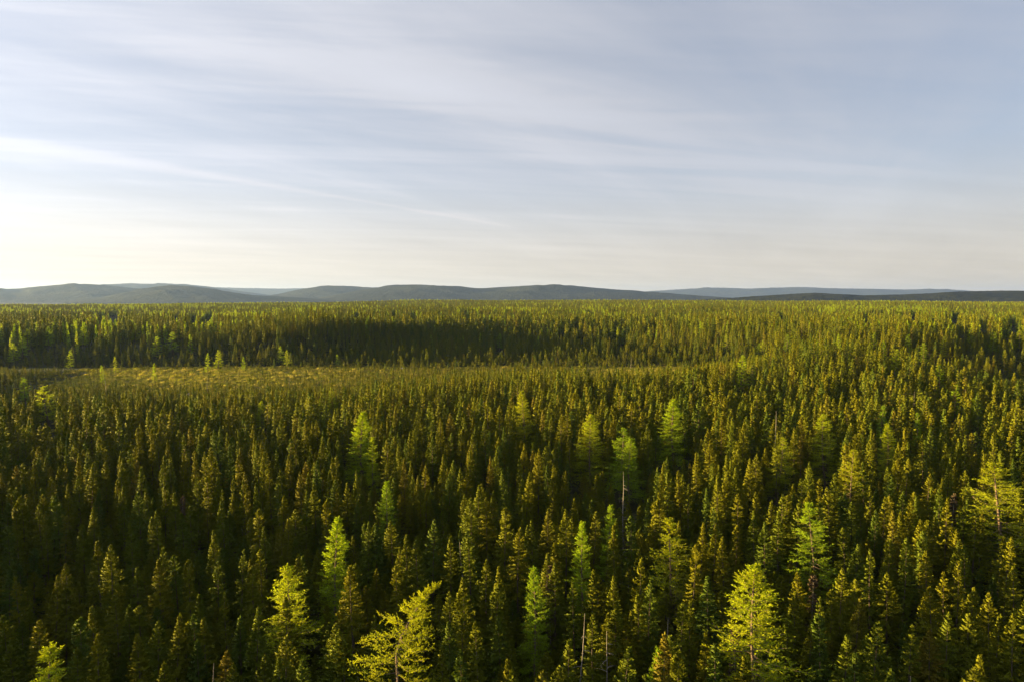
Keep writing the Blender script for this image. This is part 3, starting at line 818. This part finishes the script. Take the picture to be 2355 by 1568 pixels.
for (j, way), ls in buckets.items():
    for q, (_, k) in enumerate(sorted(ls)):
        spruce_label[k] = f"{SPEC[cand[k]['var']][0]} spruce, {ORD[q]} {way} the {LAND[j][2]}"
for k in sorted(pick, key=lambda k: cd[k]):
    c = cand[k]
    crown, trunk, _ = SPRUCE_NEAR[c['var']]
    s_ = c['w'] * (0.55 + 0.45 * c['h'] / 12)
    tree_thing('spruce_tree', spruce_label[k], 'spruce', 'nearest spruces of the forest', c['x'], c['y'], 12.0, s_, c['h'], c['rot'], crown, trunk, (float(rng.normal() * 0.025), float(rng.normal() * 0.025)))

# ------------------------------------------------------------------ larches, one by one
def recolour(me, m):
    c = me.copy(); c.materials.clear(); c.materials.append(m)
    return c


LC = {}
for i in range(5):
    LC[(i, 'y')] = LARCH_NEAR[i][0]
    LC[(i, 'g')] = recolour(LARCH_NEAR[i][0], M_LARCH_GREEN)
    LC[(i, 'o')] = recolour(LARCH_NEAR[i][0], M_LARCH_GOLD)
mid_l = []
for i, kw in enumerate(LARCH_SPEC):
    k2 = dict(kw); k2.update(nb=46, nt_=6, per=5, tl=0.42, tw=0.085)
    c, w = larch_shape(340 + i, **k2)
    mid_l.append((mesh_np('larch_crown', c[0], c[1], [M_LARCH], c[2], normals=c[3]), mesh_np('larch_trunk', w[0], w[1], [M_LARCHBARK]), (c, w)))
MC = {}
for i in range(5):
    MC[(i, 'y')] = mid_l[i][0]; MC[(i, 'g')] = recolour(mid_l[i][0], M_LARCH_GREEN)
far_sorted = sorted([l_ for l_ in larches if l_['label'] is None], key=lambda l_: l_['u'])
bands = {}
for l_ in far_sorted:
    dist_ = math.hypot(l_['x'], l_['y'])
    side = 'left' if l_['u'] < 560 else ('right' if l_['u'] > 1600 else 'middle')
    row = 'at the bog edge' if l_['v'] > 788 else ('halfway up the far bank' if l_['v'] > 738 else 'high on the far plateau')
    bands.setdefault((side, row), []).append(l_)
SIDE = {'left': 'left part', 'middle': 'centre', 'right': 'right part'}
for (side, row), ls in bands.items():
    for q, l_ in enumerate(ls):
        o_ = 'first' if q == 0 else ORD[q]
        l_['label'] = f"pale larch {row}, {o_} from the left in the picture's {SIDE[side]}"
for l_ in larches:
    dist_ = math.hypot(l_['x'], l_['y'])
    if dist_ < 230:
        crown, trunk = LC[(l_['var'], l_['tint'])], LARCH_NEAR[l_['var']][1]
    else:
        crown, trunk = MC[(l_['var'], 'g' if l_['tint'] == 'g' else 'y')], mid_l[l_['var']][1]
    tree_thing('larch_tree', l_['label'], 'larch', 'larches standing out of the spruce forest', l_['x'], l_['y'], 15.0, l_['sx'], l_['h'], l_['rot'], crown, trunk, (float(rng.normal() * 0.02), float(rng.normal() * 0.02)))
c, w = LEAN
e = tree_thing('larch_tree', 'golden larch with a crooked top leaning right, close by at the bottom centre', 'larch', 'larches standing out of the spruce forest', LEANPOS[0], LEANPOS[1], 1.0, 1.0, 1.0, 0.0,
               mesh_np('larch_crown', c[0], c[1], [M_LARCH_GOLD], c[2], normals=c[3]), mesh_np('larch_trunk', w[0], w[1], [M_LARCHBARK]))

# ------------------------------------------------------------------ dead trees
def snag(label, u, v, h, lean, seed, nbr=9, blen=0.9, thick=0.10, upto=0.95, fuzzy=False, name='dead_tree'):
    r = np.random.default_rng(seed)
    x, y = place(u, v, h)
    e = obj(name, None, None, (x - lean, y, float(ground_z(x, y)) - 0.2))
    e['label'] = label; e['category'] = 'dead tree'; e['group'] = 'dead standing trees'
    t = np.linspace(0, 1, 9)
    path = np.stack([lean * t ** 1.3 + 0.06 * np.sin(t * 9 + seed), 0.08 * np.cos(t * 7 + seed) - 0.08, h * t], 1)
    v_, f_ = tube(path, thick * (1 - t) ** 0.8 + 0.016, 7)
    obj('trunk', mesh_np('snag_trunk', v_, f_, [M_SNAG], smooth=True), e)
    for b in range(nbr):
        tt = upto * (0.35 + 0.62 * (b + r.random()) / nbr)
        p0 = np.array([np.interp(tt, t, path[:, k]) for k in range(3)])
        a = r.random() * 6.28; l = blen * (1.15 - tt) * (0.5 + r.random())
        s = np.linspace(0, 1, 4)
        pth = p0 + np.stack([math.cos(a) * l * s, math.sin(a) * l * s, l * (0.15 * s - 0.35 * s ** 2)], 1)
        ac = Acc(); v_, f_ = tube(pth, 0.026 * (1 - s * 0.8), 4); ac.add(v_, f_)
        for q in range(3):
            p1 = pth[1 + q % 3]; a2 = a + r.choice([-1, 1]) * (0.6 + 0.4 * r.random()); l2 = l * 0.4
            v_, f_ = tube(np.array([p1, p1 + [math.cos(a2) * l2, math.sin(a2) * l2, -0.15 * l2]]), [0.012, 0.005], 3); ac.add(v_, f_)
        v_, f_, _, _ = ac.out()
        obj('branch', mesh_np('snag_branch', v_, f_, [M_SNAG]), e)
    return e


snag('tall pale dead stem leaning right at the bottom, left of its twiggy neighbour', 1345, 1403, 13.5, 0.75, 1, nbr=11, blen=1.3, thick=0.06)
snag('pale dead stem with bare curved twigs at the bottom, beside the tall leaning one', 1396, 1442, 12.0, 0.1, 2, nbr=12, blen=2.1, thick=0.055)
snag('short pale dead stick between the twiggy dead stem and the large tiered larch', 1536, 1412, 11.5, 0.05, 3, nbr=3, blen=0.5, thick=0.07)
snag('thin bent dead stem leaning left in the dark stand behind the leaning golden larch', 1056, 1240, 11.5, -0.9, 4, nbr=2, blen=0.4, thick=0.06)
snag('white bare dead tip poking up at the bottom edge left of the leaning larch', 490, 1517, 11.0, 0.25, 5, nbr=2, blen=0.3, thick=0.06)
snag('tall bare grey pole rising above the low larch right of centre', 1784, 942, 15.5, 0.0, 6, nbr=4, blen=0.5, thick=0.10)
snag('forked dead snag with drooping twigs below the low green larch', 1433, 1080, 12.8, 0.0, 7, nbr=14, blen=1.5, thick=0.10)
snag('bare dead stem standing on the right slope beside the slim golden larch', 2102, 898, 12.0, 0.0, 8, nbr=4, blen=0.5, thick=0.09)
snag('thin dead stick at the bottom edge left of the rightmost spruces', 2092, 1545, 12.0, -0.1, 9, nbr=3, blen=0.5, thick=0.07)
snag('dark dead spire alone in the left part of the bog', 242, 862, 8.5, 0.0, 10, nbr=12, blen=0.5, thick=0.08)
snag('dark dead spire in the middle of the bog, tallest there', 665, 864, 8.5, 0.0, 11, nbr=12, blen=0.45, thick=0.08)
snag('thin dead spire in the bog between the two taller dark ones', 476, 866, 7.5, 0.0, 12, nbr=10, blen=0.45, thick=0.07)
snag('bare leaning stem below a tall larch on the far bank', 1452, 820, 9.0, 0.6, 13, nbr=4, blen=0.5, thick=0.10)

# grey-brown spruces that have died with their needles and lichen on
for q, (u, v, hh, lab) in enumerate([(1868, 1318, 11.0, 'grey-brown dead spruce still holding needles under the drooping larch bough'),
                                     (2192, 1135, 12.5, 'thin brown dead spruce hung with lichen left of the large spreading edge larch'),
                                     (2248, 1120, 10.5, 'pale brown dead spruce beside the large spreading edge larch'),
                                     (1268, 1300, 12.0, 'half-dead brown-stemmed spruce next to the deep green feathery larch'),
                                     (420, 1140, 11.5, 'pale withered spruce in the left middle stand'),
                                     (1690, 1440, 11.5, 'brown lichen-hung stem just left of the large tiered larch')]):
    c, w = spruce_shape(500 + q, Rr=0.75, prof=P_CLUB, base=0.2, gap=0.3, nb=80, tl=0.3, tw=0.035)
    x_, y_ = place(u, v, hh)
    tree_thing('dead_spruce_tree', lab, 'dead spruce', 'dead standing spruces', x_, y_, 12.0, 0.9, hh, q * 1.7,
               mesh_np('dead_crown', c[0], c[1], [M_DEADN], c[2], normals=c[3]), mesh_np('dead_trunk', w[0], w[1], [M_SNAG]))

# ------------------------------------------------------------------ boulders in the bog
def boulder(label, u, v, size, seed):
    import bmesh
    x_, y_ = place(u, v, 0.3)
    bm = bmesh.new(); bmesh.ops.create_icosphere(bm, subdivisions=3, radius=1)
    r = np.random.default_rng(seed); ax = r.normal(size=(7, 3)); ax /= np.linalg.norm(ax, axis=1)[:, None]
    for vv in bm.verts:
        p = np.array(vv.co); s = min(1.0, *(0.62 + 0.3 * r2_ / max(1e-3, float(p @ a)) if float(p @ a) > 0 else 9 for a, r2_ in zip(ax, np.linspace(0.3, 0.9, 7))))
        vv.co = Vector(p * s * np.array([size, size * 0.8, size * 0.55]))
    me = bpy.data.meshes.new('boulder'); bm.to_mesh(me); bm.free(); me.materials.append(M_ROCK)
    o = obj('boulder', me, None, (x_, y_, float(ground_z(x_, y_)) + size * 0.2)); o['label'] = label; o['category'] = 'boulder'; o['group'] = 'boulders in the bog'


boulder('pale boulder low in the left part of the bog', 435, 907, 1.5, 1)
boulder('wide grey boulder at the back of the bog left of centre', 925, 848, 1.5, 2)
boulder('small white boulder at the back of the bog right of centre', 1154, 849, 1.0, 3)

# ------------------------------------------------------------------ the rest of the forest: stuff
def proto_collection(name, meshes):
    c = bpy.data.collections.new(name)
    for i, me in enumerate(meshes):
        c.objects.link(bpy.data.objects.new(f'{name}_{i:02d}', me))
    return c


def scatter(name, label, coll, P, idx, rot, scl, tilt):
    me = bpy.data.meshes.new(name)
    me.vertices.add(len(P)); me.vertices.foreach_set('co', np.asarray(P, np.float32).ravel())
    a = me.attributes.new('idx', 'INT', 'POINT'); a.data.foreach_set('value', np.asarray(idx, np.int32))
    a = me.attributes.new('rot', 'FLOAT_VECTOR', 'POINT'); a.data.foreach_set('vector', np.stack([tilt[0], tilt[1], rot], 1).astype(np.float32).ravel())
    a = me.attributes.new('scl', 'FLOAT_VECTOR', 'POINT'); a.data.foreach_set('vector', np.asarray(scl, np.float32).ravel())
    ob = obj(name, me)
    t = bpy.data.node_groups.new(name, 'GeometryNodeTree')
    t.interface.new_socket('Geometry', in_out='INPUT', socket_type='NodeSocketGeometry')
    t.interface.new_socket('Geometry', in_out='OUTPUT', socket_type='NodeSocketGeometry')
    nn = t.nodes; gi = nn.new('NodeGroupInput'); go = nn.new('NodeGroupOutput')
    ip = nn.new('GeometryNodeInstanceOnPoints'); ci = nn.new('GeometryNodeCollectionInfo')
    ci.inputs['Collection'].default_value = coll; ci.inputs['Separate Children'].default_value = True; ci.inputs['Reset Children'].default_value = True
    ip.inputs['Pick Instance'].default_value = True

    def na(nm, ty):
        q = nn.new('GeometryNodeInputNamedAttribute'); q.data_type = ty; q.inputs['Name'].default_value = nm
        return q.outputs['Attribute']
    t.links.new(gi.outputs[0], ip.inputs['Points']); t.links.new(ci.outputs[0], ip.inputs['Instance'])
    t.links.new(na('idx', 'INT'), ip.inputs['Instance Index'])
    e2r = nn.new('FunctionNodeEulerToRotation')
    t.links.new(na('rot', 'FLOAT_VECTOR'), e2r.inputs[0]); t.links.new(e2r.outputs[0], ip.inputs['Rotation'])
    t.links.new(na('scl', 'FLOAT_VECTOR'), ip.inputs['Scale'])
    t.links.new(ip.outputs[0], go.inputs[0])
    ob.modifiers.new('scatter', 'NODES').node_group = t
    ob['kind'] = 'stuff'; ob['label'] = label
    return ob


near_m = [lod_mesh('stand_near', s_[2], M_SPRUCE, M_BARK) for s_ in SPRUCE_NEAR]
mid_m, far_m = [], []
for i, (nm, kw) in enumerate(SPEC):
    k2 = dict(kw); k2.update(nb=int(kw.get('nb', 190) * 0.55), K=6, per=3, tl=0.34, tw=0.08, nsides=3)
    mid_m.append(lod_mesh('stand_mid', spruce_shape(150 + i, **k2), M_SPRUCE, M_BARK))
    k3 = dict(kw); k3.update(nb=80, K=2, per=4, tl=0.5, tw=0.16, nsides=3, second=False)
    far_m.append(lod_mesh('stand_far', spruce_shape(180 + i, **k3), M_SPRUCE, M_BARK))
C_SP = proto_collection('spruce_kinds', near_m + mid_m + far_m)

keep = np.ones(len(x), bool); keep[list(picked_src)] = False
xs, ys, hs, ws, vs, rs = x[keep], y[keep], h[keep], wsc[keep], var[keep], rot[keep]
if left_tr:
    q = [trees[k] for k in left_tr]
    xs = np.r_[xs, [t['x'] for t in q]]; ys = np.r_[ys, [t['y'] for t in q]]; hs = np.r_[hs, [t['h'] for t in q]]
    ws = np.r_[ws, [t['w'] for t in q]]; vs = np.r_[vs, [t['var'] for t in q]]; rs = np.r_[rs, [t['rot'] for t in q]]
ds = np.hypot(xs, ys)
lod = np.where(ds < 150, 0, np.where(ds < 520, 8, 16))
sxy = ws * (0.55 + 0.45 * hs / 12) * np.interp(ds, [0, 400, 1200, 2400], [1, 1.0, 1.12, 1.3])
zs = ground_z(xs, ys) - 0.15
nn_ = len(xs)
# some of the random stand are larches: near ones never (those are all objects), far ones in patches
patch = (wob(xs, ys, 120, 6.0) + 0.5 * wob(xs, ys, 40, 3.0) + np.where(xs / ys < -0.28, 0.45, 0) + np.where(xs / ys > 0.45, 0.35, 0))
lar = (ds > 480) & (r2.random(nn_) < np.clip(0.10 * (patch - 0.1), 0.012, 0.16))
tilt = r2.normal(size=(2, nn_)) * 0.03
sp = ~lar
scatter('spruce_forest', 'dense spruce forest filling the ground to the far plateau edge', C_SP, np.stack([xs, ys, zs], 1)[sp], (vs + lod)[sp], rs[sp], np.stack([sxy, sxy, hs / 12], 1)[sp], tilt[:, sp])
fl = []
for i, kw in enumerate(LARCH_SPEC):
    k2 = dict(kw); k2.update(nb=30, nt_=5, per=3, tl=0.7, tw=0.17)
    c, w = larch_shape(380 + i, **k2)
    fl.append(lod_mesh('larch_far', (c, w), M_LARCH, M_LARCHBARK))
C_LA = proto_collection('larch_kinds', fl)
nl = int(lar.sum())
sl = r2.uniform(0.6, 0.95, nl) * np.interp(ds[lar], [400, 2400], [0.9, 1.3])
scatter('distant_larch_forest', 'scattered pale larches too far off to tell apart', C_LA, np.stack([xs, ys, zs], 1)[lar], r2.integers(0, 5, nl), rs[lar], np.stack([sl, sl, r2.uniform(0.8, 1.05, nl)], 1), tilt[:, lar])

# low growth: shrubs of the bog and small bushes under the trees
sh_m = []
for i in range(4):
    r = np.random.default_rng(700 + i)
    n = 150
    a = r.random(n) * 6.28; rad = np.sqrt(r.random(n))
    P = np.stack([np.cos(a) * rad, np.sin(a) * rad, 0.10 + 0.55 * (1 - rad ** 2) * r.random(n)], 1)
    dd = unit(np.stack([np.cos(a) * rad * 0.8, np.sin(a) * rad * 0.8, np.full(n, 0.8)], 1) + 0.4 * r.normal(size=(n, 3)))
    v_, f_, s_, nr = blades(P, dd, 0.28 + 0.25 * r.random(n), np.full(n, 0.075), r, unit(P * [1, 1, 2] + [0, 0, 0.3]))
    sh_m.append(mesh_np('bog_shrub', v_, f_, [M_SHRUB], s_, normals=nr))
C_SH = proto_collection('shrub_kinds', sh_m)
bx, by = stand(1.15, 150, 440, -50, 45, seed=9)
fE, bE = bog_edges(bx)
pb = np.where((by > fE - 6) & (by < bE + 6) & (np.abs(bx) < 330), 0.85, 0.07) * np.clip(0.75 + 0.22 * wob(bx, by, 21, 1.0) + 0.22 * wob(by, bx, 7.3, 4.0), 0.3, 1)
kb = r2.random(len(bx)) < pb
bx, by = bx[kb], by[kb]
nb_ = len(bx)
ss_ = r2.uniform(0.35, 1.5, nb_) * r2.uniform(0.7, 1.1, nb_)
scatter('bog_shrub_undergrowth', 'low tawny shrubs and tussocks covering the open bog', C_SH, np.stack([bx, by, ground_z(bx, by) - 0.05], 1), r2.integers(0, 4, nb_), r2.uniform(0, 6.28, nb_), np.stack([ss_ * 1.2, ss_ * 1.2, ss_ * r2.uniform(0.5, 1.2, nb_)], 1), np.zeros((2, nb_)))

# ------------------------------------------------------------------ air
HZB = 25000.0
v8 = np.array([[sx_ * HZB, sy_ * HZB, z_] for z_ in (-12.0, 480.0) for sx_, sy_ in ((-1, -1), (1, -1), (1, 1), (-1, 1))])
M_AIR = bpy.data.materials.new('evening_haze'); M_AIR.use_nodes = True
M_AIR.node_tree.nodes.clear(); g = G(M_AIR.node_tree)
pv = g.n('ShaderNodeVolumePrincipled')
pv.inputs['Color'].default_value = (0.32, 0.50, 1.0, 1)
pv.inputs['Density'].default_value = 2.9e-5
pv.inputs['Anisotropy'].default_value = 0.25
o = g.n('ShaderNodeOutputMaterial'); M_AIR.node_tree.links.new(pv.outputs[0], o.inputs['Volume'])
hz = obj('haze', mesh_np('haze', v8, np.array([[3, 2, 1, 0], [4, 5, 6, 7], [0, 1, 5, 4], [1, 2, 6, 5], [2, 3, 7, 6], [3, 0, 4, 7]]), [M_AIR]))
hz['kind'] = 'stuff'; hz['label'] = 'thin blue evening haze over the land'
print('TREES', len(pick), 'rest', nn_, 'far larch', nl, 'shrubs', nb_, 'zmin', float(Z.min()))
